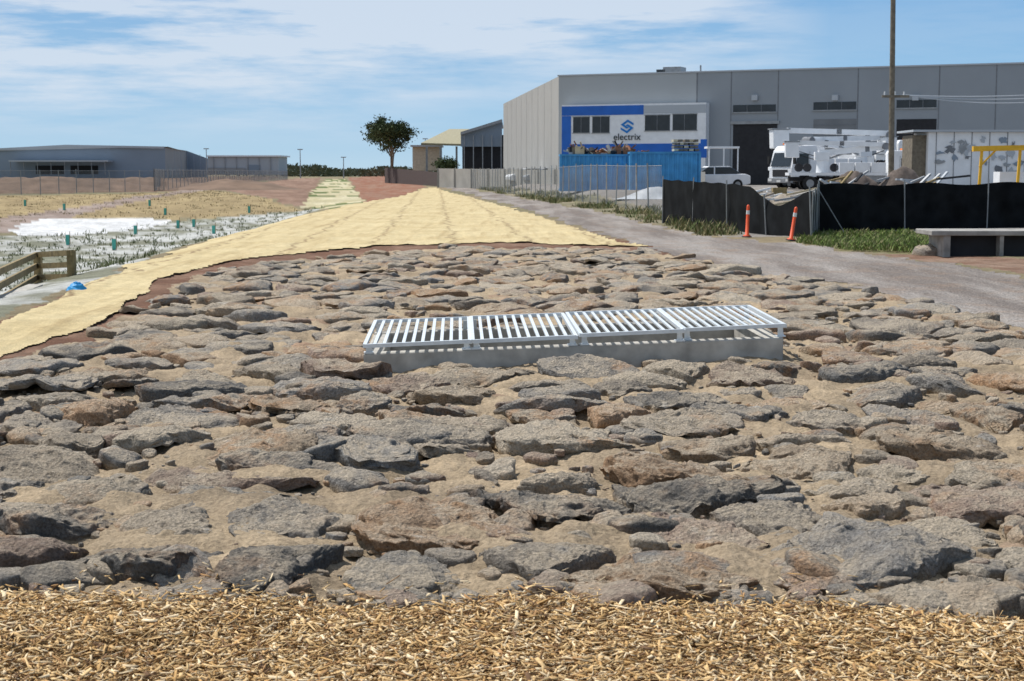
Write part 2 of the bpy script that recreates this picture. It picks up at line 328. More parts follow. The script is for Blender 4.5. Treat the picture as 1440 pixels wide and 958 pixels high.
def rockmesh(cx,cy,cz,rth_fn,Hh,nt_,nr_,tilt,c,seed,slab=False,sandmix=True):
    global base
    th=np.linspace(0,2*np.pi,nt_,endpoint=False); a=np.linspace(0.0,1,nr_)**.9*math.pi*.62+.03
    T,Aa=np.meshgrid(th,a); r=rth_fn(T)
    sx_=np.sin(np.minimum(Aa,math.pi/2))**.80; r2=r*np.where(Aa<math.pi/2,sx_,1-.10*(Aa-math.pi/2))
    ca_=np.cos(Aa); zz=np.where(ca_>0,np.abs(ca_)**.38,-np.abs(ca_)**.7*1.4)*Hh
    lx=r2*np.cos(T); ly=r2*np.sin(T)
    x=cx+lx; y=cy+ly; sz=float(np.mean(r))
    z=zz
    if slab:
        rs=np.random.default_rng(int(seed*977))
        for k in range(6):
            ph=rs.uniform(0,6.28); sl=rs.uniform(.06,.40); off=rs.uniform(.30,.95)*sz
            pl=Hh*rs.uniform(.85,1.0)-sl*(lx*np.cos(ph)+ly*np.sin(ph)-off)
            z=np.where(zz>-.2*Hh,np.minimum(z,pl),z)
    z=cz+z+(lx*tilt[0]+ly*tilt[1])
    n1=fbm(x/sz*1.0+seed,y/sz*1.0,z/sz*1.6+seed,3,.5)
    n2=fbm(x*9+seed,y*9,z*12,3,.6); n2b=-np.abs(n2)
    n3=fbm(x*34,y*34,z*40,3,.65) if nt_>50 else 0
    z=z+n1*.085*sz+n2*.024*min(1,sz*2.5)+n3*.007
    g=(1+.12*n1+ (.11*n2b) +.018*n3)
    x=cx+lx*g; y=cy+ly*g
    v=np.stack([x,y,z],-1).reshape(-1,3)
    ii=np.arange(nt_*nr_).reshape(nr_,nt_); jj=np.roll(ii,-1,1)
    qd=np.stack([ii[:-1],ii[1:],jj[1:],jj[:-1]],-1).reshape(-1,4)
    top=len(v); v=np.vstack([v,[[cx,cy,float(z[0].mean())]]])
    tri=np.stack([ii[0],jj[0],np.full(nt_,top)],-1)
    nn=np.append(n2.reshape(-1),0)
    t=np.clip((.018+.02*nn-(v[:,2]-cz))/.03,0,1)[:,None]*(.85 if sandmix else 0)
    RV.append(v); RQ.append(qd+base); TRI.append(tri+base); RC.append(np.array(c)*(1-t)+(sandA*.9)*t); base+=len(v)
TRI=[]
for i in np.nonzero(okm)[0]:
    cx,cy=S[i]; d=S-S[i]; dist=np.hypot(d[:,0],d[:,1]); nb=np.nonzero((dist>.01)&(dist<2.0))[0]
    ang=np.arctan2(d[nb,1],d[nb,0]); gap=random.uniform(.005,.06)
    lim=dist[nb]*wgt[i]/(wgt[i]+wgt[nb])-gap; shr=random.choice([1.03,1.0,.97,.90,.78])
    lim=np.maximum(lim,.09)
    def rf(T,ang=ang,lim=lim,shr=shr):
        acc=0
        for a_,l_ in zip(ang,lim):
            cc=np.clip(np.cos(T-a_),.02,1); acc=acc+(cc/l_)**10
        return np.minimum(acc**(-1/10.),.66)*shr*1.02
    big=cy<13
    c=np.array(random.choice(pal))*random.uniform(.75,1.25)
    hh=random.uniform(.035,.10)*random.choice([1,1,1.35])
    rockmesh(cx,cy,float(hs(cx,cy))-.005,rf,hh,110 if cy<9 else (68 if big else 32),40 if cy<9 else (25 if big else 13),(random.gauss(0,.055),random.gauss(-.015,.085)),c,random.uniform(0,99),True)
for i in range(6500):
    d=5.8+27*random.random()**1.5; x=random.uniform(-1,1)*(d*.4+.8)
    if not inpoly(rock_poly,np.array([x]),np.array([d]))[0] or d<mulch_edge(x)+.03: continue
    a_,b_=pitc(x,d)
    if -.05<a_<PL+.05 and -.05<b_<PD+.05: continue
    r=random.choice([.012,.015,.02,.025,.03,.035,.05,.07,.10,.15])*random.uniform(.7,1.3); e1=random.uniform(.6,1)
    if r>.1 and random.random()<.5: continue
    rr=lambda T,r=r,e1=e1,ph=random.random()*6: r*(1+.18*np.cos(2*(T-ph))+.12*np.cos(3*T+ph*2))*e1
    c=np.array(random.choice(pal))*random.uniform(.8,1.3)
    rockmesh(x,d,float(hs(x,d)),rr,r*.45,12 if r<.05 else 26,6 if r<.05 else 11,(random.gauss(0,.15),random.gauss(0,.15)),c,random.uniform(0,99),True,r>.06)
RVa=np.vstack(RV); RCa=np.vstack(RC)
t3=np.vstack(TRI); q4=np.vstack(RQ); tq=np.vstack([q4[:,[0,1,2]],q4[:,[0,2,3]],t3])
rocks=fast('rock_apron',RVa,tq,RM,True,RCa)
# ---------------------------------------------------------------- wood chip mulch
n=110000
cx=rng.uniform(-3.2,3.2,n); cy=4.1+rng.random(n)*1.85
kp=cy<mulch_edge(cx)+rng.normal(0,.05,n); 
ex=rng.random(n)<.010; cy=np.where(ex,mulch_edge(cx)+rng.exponential(.12,n),cy); kp|=ex
cx,cy=cx[kp],cy[kp]; n=len(cx)
Lc=np.clip(rng.gamma(2.2,.0125,n)+.007,0,.10); Wc=rng.uniform(.0022,.010,n)*(1+Lc*5); Tc=rng.uniform(.0008,.003,n)
zc=rng.uniform(.018,.050,n)+.018*vn(cx*3,cy*3,cx*0)+.01+.03*fbm(cx*.4,cy*.4,cx*0+8,2)
yaw=rng.uniform(0,2*np.pi,n); pit=rng.normal(0,.24,n); rol=rng.normal(0,.45,n)
cyw,syw=np.cos(yaw),np.sin(yaw)
ax=np.stack([cyw*np.cos(pit),syw*np.cos(pit),np.sin(pit)],-1)
up0=np.stack([-cyw*np.sin(pit),-syw*np.sin(pit),np.cos(pit)],-1); sd=np.cross(up0,ax)
sd2=sd*np.cos(rol)[:,None]+up0*np.sin(rol)[:,None]; up2=np.cross(ax,sd2)
cc=np.stack([cx,cy,zc],-1); vs=[]
t1=rng.uniform(.25,1,n);t2=rng.uniform(.25,1,n); k1=rng.uniform(-.5,.5,n); k2=rng.uniform(-.5,.5,n)
for sx_,sy_,sz_ in ((-1,-1,-1),(1,-1,-1),(1,1,-1),(-1,1,-1),(-1,-1,1),(1,-1,1),(1,1,1),(-1,1,1)):
    tp=t1 if sx_<0 else t2; sk=(k1 if sx_<0 else k2)
    vs.append(cc+ax*(sx_*Lc*.5+sy_*sk*Wc)[:,None]+sd2*(sy_*Wc*tp)[:,None]*.7+up2*(sz_*Tc)[:,None]*.5)
vs=np.stack(vs,1).reshape(-1,3)
fq=(np.array(BF)[None]+(np.arange(n)*8)[:,None,None]).reshape(-1,4)
cp=np.array([(.60,.42,.21),(.52,.345,.16),(.44,.27,.11),(.70,.56,.36),(.33,.19,.085),(.17,.10,.055),(.58,.45,.28)])
cl=cp[rng.choice(7,n,p=[.25,.20,.16,.14,.11,.07,.07])]*rng.uniform(.8,1.2,(n,1))
fast('wood_chip_mulch',vs,fq,attrmat('wood_chips',.8,90),False,np.repeat(cl,8,0))
# ---------------------------------------------------------------- drain pit with grates
pit_=empty('drainage_pit_grate')
def L(a,b,z): 
    p=PA+PE*a+PN*b; return Vector((p.x,p.y,z+.085*a/PL))
def pbx(name,a0,a1,b0,b1,z0,z1,mat):
    v=[L(a0,b0,z0),L(a1,b0,z0),L(a1,b1,z0),L(a0,b1,z0),L(a0,b0,z1),L(a1,b0,z1),L(a1,b1,z1),L(a0,b1,z1)]
    o=pm(name,v,BF,mat,pit_); m=o.modifiers.new('b','BEVEL'); m.width=.008; return o
pbx('front_wall',0,PL,0,.16,-.9,.165,concrete); pbx('rear_wall',0,PL,PD-.16,PD,-.9,.175,concrete)
pbx('end_wall_1',0,.16,.162,PD-.162,-.9,.162,concrete); pbx('end_wall_2',PL-.16,PL,.162,PD-.162,-.9,.162,concrete)
pbx('pit_floor',.16,PL-.16,.16,PD-.16,-.92,-.88,concrete)
pw=PL/4
for k in range(4):
    a0=k*pw+.012+(.02 if k>1 else 0); a1=(k+1)*pw-.012+(.03 if k>1 else 0); zf=.235+(.014 if k>1 else 0)+k*.004; zb=.272+(.005*k)
    if k==3: zf+=.004
    b0,b1=-.02,PD-.02
    if k==3: b0+=.05
    for nm,(p,q) in {'front_rail':(L(a0,b0,zf),L(a1,b0,zf+.006)),'rear_rail':(L(a0,b1,zb),L(a1,b1,zb)),'side_rail_1':(L(a0,b0,zf),L(a0,b1,zb)),'side_rail_2':(L(a1,b0,zf),L(a1,b1,zb))}.items():
        beam('%s_%d'%(nm,k),p,q,.032,.032,galv,pit_)
    for i in range(1,11):
        t=a0+(a1-a0)*i/11
        beam('bar_%d_%d'%(k,i),L(t,b0+.017,zf+.003),L(t,b1-.017,zb+.003),.028,.016,galv,pit_)
    for a in (a0+.03,a1-.03):
        beam('leg_%d'%k,L(a,b0+.05,.16),L(a,b0+.05,zf-.015),.045,.02,galv,pit_); beam('leg_b_%d'%k,L(a,b1-.06,.17),L(a,b1-.06,zb-.015),.045,.02,galv,pit_)
        beam('foot_%d'%k,L(a-.04,b0+.06,.172),L(a+.04,b0+.06,.172),.08,.012,galv,pit_)
        cyl('bolt_%d'%k,L(a+.02,b0+.06,.17),L(a+.02,b0+.06,.2),.012,.012,galv,pit_,8)
# ---------------------------------------------------------------- main warehouse
wh=empty('warehouse')
O=Vector((4.15,137,0)); Ed=Vector((36.4,-16,0)).normalized(); Nn=Vector((Ed.y,-Ed.x,0)); ZT=10.13; GB=.3
def fac(u,v,off=0):
    o=O+Nn*off; x,y,z=ray(u,v)
    det_=x*(-Ed.y)-(-Ed.x)*y; s=(o.x*(-Ed.y)-(-Ed.x)*o.y)/det_; t=((x*s-o.x)*Ed.x+(y*s-o.y)*Ed.y)
    return t,H+z*s
def fbx(name,t0,t1,z0,z1,o0,o1,mat,parent=wh):
    P=lambda t,o,z: Vector((*(O+Ed*t+Nn*o).xy,z))
    v=[P(t0,o1,z0),P(t1,o1,z0),P(t1,o0,z0),P(t0,o0,z0),P(t0,o1,z1),P(t1,o1,z1),P(t1,o0,z1),P(t0,o0,z1)]
    return pm(name,v,BF,mat,parent)
def fpx(name,u0,u1,v0,v1,o0,o1,mat,zb=None):
    t0,z1=fac(u0,v0,o1); t1,_=fac(u1,v0,o1); _,z0=fac(u0,v1,o1)
    return fbx(name,t0,t1,zb if zb is not None else z0,z1,o0,o1,mat)
Bp=Vector((-1.07,192,0)); c0=O; c1=O+Ed*70; c2=c1+Vector((0,60,0))
v=[]
for z in (-.5,ZT): v+= [Vector((p.x,p.y,z)) for p in (c0,c1,c2,Bp)]
pm('front_wall',[v[0],v[1],v[5],v[4]],[(0,1,2,3)],grey,wh); pm('side_wall',[v[3],v[0],v[4],v[7]],[(0,1,2,3)],sidegrey,wh)
pm('roof',[v[4]-Vector((0,0,.3)),v[5]-Vector((0,0,.3)),v[6]-Vector((0,0,.3)),v[7]-Vector((0,0,.3))],[(0,1,2,3)],lroof,wh)
pm('rear_wall',[v[1],v[2],v[6],v[5]],[(0,1,2,3)],grey,wh); pm('back_wall',[v[2],v[3],v[7],v[6]],[(0,1,2,3)],grey,wh)
fbx('parapet_cap',-.1,70,ZT,ZT+.12,-.1,.1,lroof)
sd_=(Bp-O); sl=sd_.length; sd_.normalize(); sn=Vector((-sd_.y,sd_.x,0))
if sn.x>0: sn=-sn
for i in range(1,10):
    p=O+sd_*(sl*i/10)
    pm('side_joint_%d'%i,[(p.x+sn.x*.02,p.y+sn.y*.02-.06,0),(p.x+sn.x*.02,p.y+sn.y*.02+.06,0),(p.x+sn.x*.02,p.y+sn.y*.02+.06,ZT),(p.x+sn.x*.02,p.y+sn.y*.02-.06,ZT)],[(0,1,2,3)],grey,wh)
for i,u in enumerate((980,1028,1094,1206,1320,1400)):
    t,_=fac(u,150); fbx('panel_joint_%d'%i,t-.04,t+.04,0,ZT,0,.02,joint)
t,_=fac(980,150); fbx('pale_panels',.02,t-.07,0,ZT-.02,0,.015,M('pale_panel',(.37,.395,.41),.8,0,.3,.05))
for i,(a,b,c_,d_) in enumerate(((1031,1091,148,158),(1144,1204,144,155),(1261,1317,141,152))):
    fpx('highlight_window_%d'%i,a,b,c_,d_,0,.03,darkw)
    t0,z1=fac(a,c_); t1,_=fac(b,c_); _,z0=fac(a,d_)
    for k in range(1,3): fbx('highlight_mullion',t0+(t1-t0)*k/3-.02,t0+(t1-t0)*k/3+.02,z0,z1,.03,.06,joint)
    fbx('highlight_sill',t0-.1,t1+.1,z0-.1,z0,0,.12,steel)
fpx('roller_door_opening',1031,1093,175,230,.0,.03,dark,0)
t0,z1=fac(1031,175); t1,_=fac(1093,175); fbx('door_header',t0-.2,t1+.2,z1,z1+.25,0,.15,steel)
fpx('roller_door',1144,1204,168,240,0,.03,M('door_grey',(.18,.19,.20),.7,0,1,.1),0)
for k in range(8):
    t0,z1=fac(1144,168); t1,_=fac(1204,168); fbx('roller_rib_%d'%k,t0,t1,z1-.5-k*.5,z1-.44-k*.5,.03,.06,joint)
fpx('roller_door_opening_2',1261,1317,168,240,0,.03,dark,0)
for i,u in enumerate((1062,1175,1288)):
    t,z=fac(u,138); fbx('wall_lamp_%d'%i,t-.25,t+.25,z-.2,z+.25,0,.3,lroof)
t,z=fac(925,101); fbx('rooftop_unit',t,t+1.6,ZT+.15,ZT+.65,-3,-1.4,steel); fbx('rooftop_unit_2',t-.6,t+.2,ZT+.15,ZT+.45,-3,-1.4,darkw)
t,z=fac(975,100); fbx('rooftop_vent',t,t+.12,ZT+.1,ZT+.75,-2,-1.9,steel)
of=1.0
t0,zt=fac(790,148,of); t1,_=fac(993,148,of)
fbx('office_block',t0,t1,0,zt,.03,of,white)
fpx('blue_top_band',790,905,150,163,of,of+.03,blue); 
fpx('blue_left_band',790,803,163.5,222,of,of+.03,blue); fpx('blue_base_band',803.5,985,203,225,of,of+.03,blue); fpx('blue_right_band',985.3,994,196,222,of,of+.03,blue)
fpx('grey_awning_band',905.4,993,148.5,160,of,of+.02,lroof)
for i,(a,b,c_,d_) in enumerate(((806,829,165,187),(833,857,164.5,187),(907,942,162.5,184),(946,980,161,183.5))):
    fpx('window_%d'%i,a,b,c_,d_,of,of+.04,darkw)
    t0,z1=fac(a,c_,of); t1,_=fac(b,c_,of); _,z0=fac(a,d_,of)
    fbx('window_frame_top_%d'%i,t0-.06,t1+.06,z1,z1+.07,of,of+.07,steel); fbx('window_frame_sill_%d'%i,t0-.06,t1+.06,z0-.07,z0,of,of+.08,steel)
    fbx('mullion_%d'%i,(t0+t1)/2-.025,(t0+t1)/2+.025,z0,z1,of+.04,of+.06,joint)
def fpt(t,z,o): return Vector((*(O+Ed*t+Nn*o).xy,z))
t0,z0=fac(882,178,of)
def band(name,pts,s):
    vv=[fpt(t0+a*s,z0+b*s,of+.05) for a,b in pts]; pm(name,vv,[tuple(range(len(vv)))],logo,wh)
s_=.62
band('logo_upper',[(-.95,.25),(.1,.95),(.95,.45),(.95,.15),(.1,.62),(-.45,.25),(.25,-.15),(-.05,-.33)],s_)
band('logo_lower',[(.95,-.2),(.0,-.95),(-.95,-.42),(-.95,-.12),(-.05,-.62),(.45,-.22),(-.2,.15),(.1,.33)],s_)
tx=bpy.data.curves.new('sign_text','FONT'); tx.body='electrix'; tx.size=.82; tx.extrude=.02; tx.align_x='CENTER'
to=bpy.data.objects.new('sign_text',tx); sc.collection.objects.link(to); tx.materials.append(darkw)
to.matrix_world=Matrix.Translation(fpt(t0,fac(882,197,of)[1],of+.06))@Matrix.Rotation(math.atan2(Ed.y,Ed.x),4,'Z')@Matrix.Rotation(math.pi/2,4,'X'); to.parent=wh
# ---------------------------------------------------------------- surveyed axis-aligned box
def sbox(name,u0,u1,v0,v1,d,dep,mat,parent,bev=0):
    a=W(u0,v0,d); b=W(u1,v1,d); return box(name,a.x,b.x,d,d+dep,b.z,a.z,mat,parent,bev)
e=empty('yard_boundary_wall')
for i in range(16):
    u0=616+i*23.5; u1=u0+23.2; d0=170-i*4.6
    p=W(u0,237+.3*i,d0); q=W(u1,237+.3*(i+1),d0-4.6)
    v=[(p.x,p.y,-.2),(q.x,q.y,-.2),(q.x,q.y+.2,-.2),(p.x,p.y+.2,-.2),(p.x,p.y,p.z),(q.x,q.y,q.z),(q.x,q.y+.2,q.z),(p.x,p.y+.2,p.z)]
    pm('panel_%d'%i,v,BF,pwall,e)
    beam('pier_%d'%i,(p.x,p.y-.05,-.2),(p.x,p.y-.05,p.z+.05),.2,.2,pwall,e)
def container(u0,u1,v0,d,nm='shipping_container',mat=contb,dep=2.4,zb=.5):
    a=W(u0,v0,d); b=W(u1,v0,d); e=empty(nm,(a.x,d,0)); Lx=b.x-a.x; zt=a.z
    nrib=int(Lx/.28); pts=[]
    for i in range(nrib):
        x=i*Lx/nrib; w=Lx/nrib; pts+=[(x,0),(x+w*.35,0),(x+w*.5,.05),(x+w*.85,.05)]
    pts.append((Lx,0)); v=[(x,y,zb+.15) for x,y in pts]+[(x,y,zt-.12) for x,y in pts]; n_=len(pts)
    pm('ribbed_side',v,[(i,i+1,n_+i+1,n_+i) for i in range(n_-1)],mat,e)
    box('top_rail',-.03,Lx+.03,-.04,dep,zt-.12,zt,mat,e); box('bottom_rail',-.03,Lx+.03,-.04,dep,zb,zb+.15,mat,e)
    for x in (-.04,Lx-.1): box('corner_post',x,x+.14,-.05,.12,zb,zt+.01,mat,e)
    box('body',0.02,Lx-.02,.07,dep-.02,zb+.15,zt-.12,mat,e); return e
container(788,885,217,96); container(887,985,213.5,94)
e=empty('stored_machinery'); random.seed(5)
for i in range(150):
    u=random.uniform(802,905); d=random.uniform(96.3,97.8); p=W(u,218,d); z=p.z-.1
    env=.7+.3*math.sin(u*.11)
    t=random.random(); m_=random.choice([rust,rust,rust,tan,dark,polew,steel,rust]); h=random.uniform(.35,1.05)*env
    if t<.5: beam('frame_bar',(p.x,d,z+random.uniform(0,.3)),(p.x+random.uniform(-.7,.7),d+random.uniform(-.3,.3),z+h),.08,.08,m_,e)
    elif t<.75: r=random.uniform(.1,.24); cyl('roller',(p.x,d,z+r),(p.x+random.uniform(-.4,.4),d+.3,z+h*.8),r,r*random.uniform(.3,1),m_,e,10)
    else: w_=random.uniform(.1,.3); box('bin',p.x-w_,p.x+w_,d-.2,d+.3,z,z+h*.7,m_,e)
e=empty('timber_stack')
for k in range(4):
    for j in range(5):
        p=W(948+j*7,213,94.6); x=p.x+random.uniform(-.06,.06); box('board',x,x+.27,94.6,96.0,p.z+.02+k*.19,p.z+.16+k*.19,polew if (k+j)%3 else tan,e)
def mound(name,u,d,rx,ry,hz,mat,seed=0,rough=.25,z0=None):
    n1,n2=48,20; x0=W(u,242,d).x; zb=float(hs(x0,d)) if z0 is None else z0
    a,r=np.meshgrid(np.linspace(0,2*np.pi,n1,endpoint=False),np.linspace(0.01,1,n2))
    x=x0+rx*r*np.cos(a); y=d+ry*r*np.sin(a); nz=fbm(x*.9+seed,y*.9,x*0,4)
    z=zb-.05+hz*(1-sm(r))*(1+rough*nz)+ (1-r)*r*nz*hz*rough
    ii=np.arange(n1*n2).reshape(n2,n1); jj=np.roll(ii,-1,1)
    return fast(name,np.stack([x,y,z],-1).reshape(-1,3),np.stack([ii[:-1],ii[1:],jj[1:],jj[:-1]],-1).reshape(-1,4),mat,True)
dirt=M('dark_soil',(.12,.095,.08),.95,0,4,.4,.8); rub=M('rubble_soil',(.28,.24,.19),.95,0,3,.5,1.); brsoil=M('brown_soil',(.17,.115,.08),.95,0,.5,.3,.8)
mound('covered_stockpile',925,78,2.4,1.2,.55,plastic,3,.15)
mound('soil_stockpile',1205,63,2.3,1.6,1.85,dirt,1,.2); mound('soil_stockpile',1270,62,2.5,1.6,2.05,dirt,5,.2)
mound('rubble_pile',1085,54,2.8,2,.85,rub,9,.3); mound('rubble_pile',1030,60,2.2,2,.7,rub,19,.2)
mound('soil_mound',60,150,17,7,1.25,brsoil,4,.12); mound('soil_mound',190,165,13,7,1.15,brsoil,14,.12); mound('soil_mound',330,150,8,6,1.0,brsoil,24,.12); mound('soil_mound',-180,150,16,7,1.1,brsoil,34,.12)
e=empty('construction_debris'); random.seed(12)
for i in range(80):
    u=random.uniform(1010,1150); d=random.uniform(49.5,58); x=W(u,242,d).x; z=random.uniform(.2,1.15); an=random.uniform(-.9,.9); l=random.uniform(.4,1.5); m_=random.choice([tan,wood,refl,steel,white,rub,polew,concrete])
    if random.random()<.7: beam('offcut',(x,d,z),(x+l*math.cos(an),d+abs(l*.5*math.sin(an)),z+random.uniform(-.15,.25)),.09,.06,m_,e)
    else: w_=random.uniform(.12,.3); box('block',x-w_,x+w_,d,d+.4,0,z,m_,e)
for i in range(30):
    u=random.uniform(1150,1320); d=random.uniform(56,66); x=W(u,242,d).x; beam('offcut',(x,d,random.uniform(.9,1.5)),(x+random.uniform(.3,1.4),d+.5,random.uniform(.9,1.75)),.1,.07,random.choice([steel,wood,dark,lroof]),e)
def wheel(name,x,y,z,r,w,e):
    cyl(name,(x,y-w/2,z),(x,y+w/2,z),r,r,black,e,20); cyl(name+'_hub',(x,y-w/2-.01,z),(x,y+w/2+.01,z),r*.55,r*.55,steel,e,12)
def car(u,d,mat,rz):
    p=W(u,242,d); e=empty('parked_car',(p.x,d,float(hs(p.x,d))),rz)
    prism('body',[(-2.2,.3),(-2.25,.65),(-2.1,.85),(-1.2,.95),(1.9,.98),(2.25,.85),(2.25,.35),(1.9,.25),(-1.9,.25)],-.88,.88,mat,e,.06)
    prism('glasshouse',[(-1.25,.94),(-.55,1.4),(.95,1.42),(1.75,.96)],-.76,.76,darkw,e,.05)
    prism('roof',[(-.6,1.39),(-.45,1.46),(.9,1.47),(1.05,1.40)],-.74,.74,mat,e,.02)
    for x in (-1.4,1.4):
        for y in (-.8,.8): wheel('wheel',x,y,.32,.32,.2,e)
    for x in (-.1,): box('pillar',x-.04,x+.04,-.775,.775,.95,1.4,mat,e)
    return e
car(1003,99,white,.1); car(745,150,white,.3); car(770,146,steel,.2); car(715,158,white,.1)
e=empty('entry_shelter'); a=W(995,206,118); b=W(1040,206,118)
box('roof',a.x,b.x,118,120,a.z-.15,a.z,white,e)
for x in (a.x+.1,(a.x+b.x)/2,b.x-.15): box('post',x,x+.09,118.05,118.14,.5,a.z-.15,white,e)
# ---------------------------------------------------------------- trucks
def truck(u,d,rz,nm='utility_truck',boom=True,s=1.):
    p=W(u,242,d); e=empty(nm,(p.x,d,float(hs(p.x,d))),rz); e.scale=(s,s,s)
    prism('cab',[(0,.55),(.02,1.35),(.32,2.45),(.6,2.75),(1.95,2.8),(2.05,2.6),(2.05,.55),(1.5,.5),(1.45,.85),(.65,.85),(.6,.5)],-1.15,1.15,white,e,.05)
    pm('windscreen',[(.02,-.98,1.45),(.02,.98,1.45),(.28,.92,2.32),(.28,-.92,2.32)],[(0,3,2,1)],darkw,e).location=(-.035,0,0)
    for y in (-1.165,1.165):
        pm('side_window',[(.28,y,1.5),(1.35,y,1.45),(1.35,y,2.25),(.5,y,2.28)],[(0,1,2,3)],darkw,e)
        pm('door_line',[(1.42,y,.9),(1.44,y,.9),(1.44,y,2.4),(1.42,y,2.4)],[(0,1,2,3)],dark,e)
        box('mirror',.05,.15,y*1.12-.1,y*1.12+.1,1.6,2.1,black,e)
        beam('mirror_arm',(.25,y,2.1),(.1,y*1.12,2.1),.03,.03,black,e)
    box('grille',-.03,.0,-.75,.75,.8,1.25,dark,e); box('bumper',-.1,.15,-1.15,1.15,.4,.72,steel,e,.03); box('number_plate',-.115,-.1,-.2,.2,.45,.58,refl,e)
    for y in (-.9,.9): box('headlamp',-.12,-.09,y-.18,y+.18,.5,.66,refl,e)
    box('light_bar',.8,1.1,-.8,.8,2.83,2.95,redl,e)
    box('chassis',1.5,9,-.45,.45,.65,.95,dark,e)
    for x in (1.05,6.4,7.6):
        for y in (-1.0,1.0): wheel('wheel',x,y,.5,.5,.32,e)
    box('tray',2.3,9.1,-1.2,1.2,1.05,1.25,white,e)
    for i,x in enumerate((2.4,3.5,4.6)): box('locker_%d'%i,x,x+1.0,-1.22,-.6,1.26,1.95,white,e,.02); box('locker_far_%d'%i,x,x+1.0,.6,1.22,1.26,1.95,white,e,.02)
    for x in (2.5,5.6,8.8): box('outrigger',x-.1,x+.1,-1.28,-1.22,.3,1.25,steel,e)
    box('side_skirt',2.4,5.5,-1.1,1.1,.6,1.04,steel,e)
    if boom:
        cyl('turret',(6.6,0,1.25),(6.6,0,2.1),.5,.42,white,e,20); box('turret_head',6.2,7.2,-.45,.45,2.1,2.7,white,e,.04)
        beam('lower_boom',(6.9,0,2.6),(2.4,0,3.05),.38,.42,white,e); beam('upper_boom',(2.2,.25,3.2),(8.4,.25,3.35),.28,.3,white,e)
        beam('boom_band',(5.2,.24,3.29),(5.5,.24,3.3),.3,.32,joint,e); beam('boom_band',(3.4,0,2.95),(3.7,0,2.92),.4,.44,joint,e)
        cyl('ram',(6.3,-.2,2.2),(4.6,-.2,2.75),.07,.07,steel,e); cyl('knuckle',(2.3,-.3,3.1),(2.3,.5,3.1),.25,.25,joint,e)
        prism('bucket',[(8.3,2.3),(8.35,3.4),(9.3,3.4),(9.25,2.3)],-.45,.45,white,e,.05); box('bucket_rim',8.28,9.36,-.5,.5,3.4,3.47,steel,e)
        for z in (2.1,2.35): beam('hose',(6.9,-.3,z),(8.3,-.3,z+.4),.05,.05,black,e)
        for x in (5.0,5.7,7.6,8.2): cyl('cable_reel',(x,-.9,1.6),(x,-.6,1.6),.3,.3,rust if x<5.5 else dark,e,14)
    return e
truck(1097,98,math.radians(28)); 
truck(1300,104,math.radians(186),'crane_truck',True,1.15)
truck(1290,92,math.radians(176),'crane_truck',True,.85)
e=empty('site_shed'); a=W(1306,186,82); b=W(1480,250,82)
box('body',a.x,b.x,82,85,.4,a.z,white,e); box('end_panel',a.x-.75,a.x-.02,82.4,84.5,.4,a.z-.15,polew,e); box('roof',a.x-.9,b.x,81.7,85.2,a.z+.01,a.z+.12,lroof,e)
for i in range(7):
    x=a.x+.4+i*.95; box('seam_%d'%i,x,x+.03,81.97,82,.4,a.z,joint,e)
random.seed(3)
for i in range(26):
    uu=random.uniform(1312,1440); vv=random.uniform(196,244); w=random.uniform(.1,.4); h_=random.uniform(.1,.4); p=W(uu,vv,82)
    pm('torn_sheet_%d'%i,[(p.x+w*math.cos(q)*random.uniform(.3,1.1),81.96-.001*i,p.z+h_*math.sin(q)*random.uniform(.3,1.1)) for q in np.linspace(0,5.7,12)],[tuple(range(12))],(bluegrey,joint,lroof,steel,lroof)[i%5],e)
e=empty('yellow_gantry'); a=W(1368,206,75); b=W(1460,206,75)
beam('top_beam',(a.x,75,a.z-.12),(b.x,75,a.z-.05),.25,.26,yellow,e)
for u in (1378,1432,): x=W(u,206,75).x; beam('leg',(x,75,.5),(x+.1,75,a.z-.2),.12,.12,yellow,e)
beam('brace',(W(1378,206,75).x,75,a.z-1.0),(W(1400,206,75).x,75,a.z-.2),.08,.08,yellow,e); p=W(1440,246,76); box('base',p.x-1.2,p.x+1.5,76,77,.5,p.z+.15,white,e)
e=empty('utility_pole'); p=W(1255.5,0,88); pb=W(1254,230,88)
cyl('pole',(pb.x,88,.3),(p.x,88,p.z+1.2),.17,.14,polew,e); q=W(1255,136,88)
beam('crossarm',(q.x-.65,87.8,q.z),(q.x+.9,87.8,q.z),.12,.14,polew,e)
for dx in (-.5,.1,.6): cyl('insulator',(q.x+dx,87.8,q.z+.07),(q.x+dx,87.8,q.z+.28),.05,.035,refl,e,8)
for k,(v1,sag) in enumerate(((131,.4),(134,.6),(136,.9))):
    pa_=Vector((q.x+.1+.3*k,87.8,q.z+.1)); pb_=W(1560,v1-6,88); prev=pa_
    for i in range(1,25):
        t=i/24; c_=pa_.lerp(pb_,t); c_.z-=sag*4*t*(1-t)*.6; cyl('wire',prev,c_,.03,.03,lroof,e,5); prev=c_.copy()
# ---------------------------------------------------------------- left and far buildings
e=empty('distant_warehouse'); d=430
P=lambda u,v,dd=d: W(u,v,dd)
pts=[(-120,216),(0,210),(95,205),(232,207.5)]
a=[P(u,v) for u,v in pts]; bz=-.5
front=[(p.x,p.y,p.z) for p in a]; vs_=front+[(p.x,p.y,bz) for p in a]
pm('front_wall',vs_,[(4,5,1,0),(5,6,2,1),(6,7,3,2)],bluegrey,e)
r1=P(232,207.5); r2=W(262,212,500); r3=W(292,223,500)
pm('side_wall',[(r1.x,r1.y,bz),(r2.x,r2.y,bz),(r2.x,r2.y,r2.z),(r1.x,r1.y,r1.z)],[(0,1,2,3)],sidegrey,e)
pm('side_lean_to',[(r2.x,r2.y,bz),(r3.x,r3.y,bz),(r3.x,r3.y,r3.z),(r2.x,r2.y,r2.z)],[(0,1,2,3)],bluegrey,e)
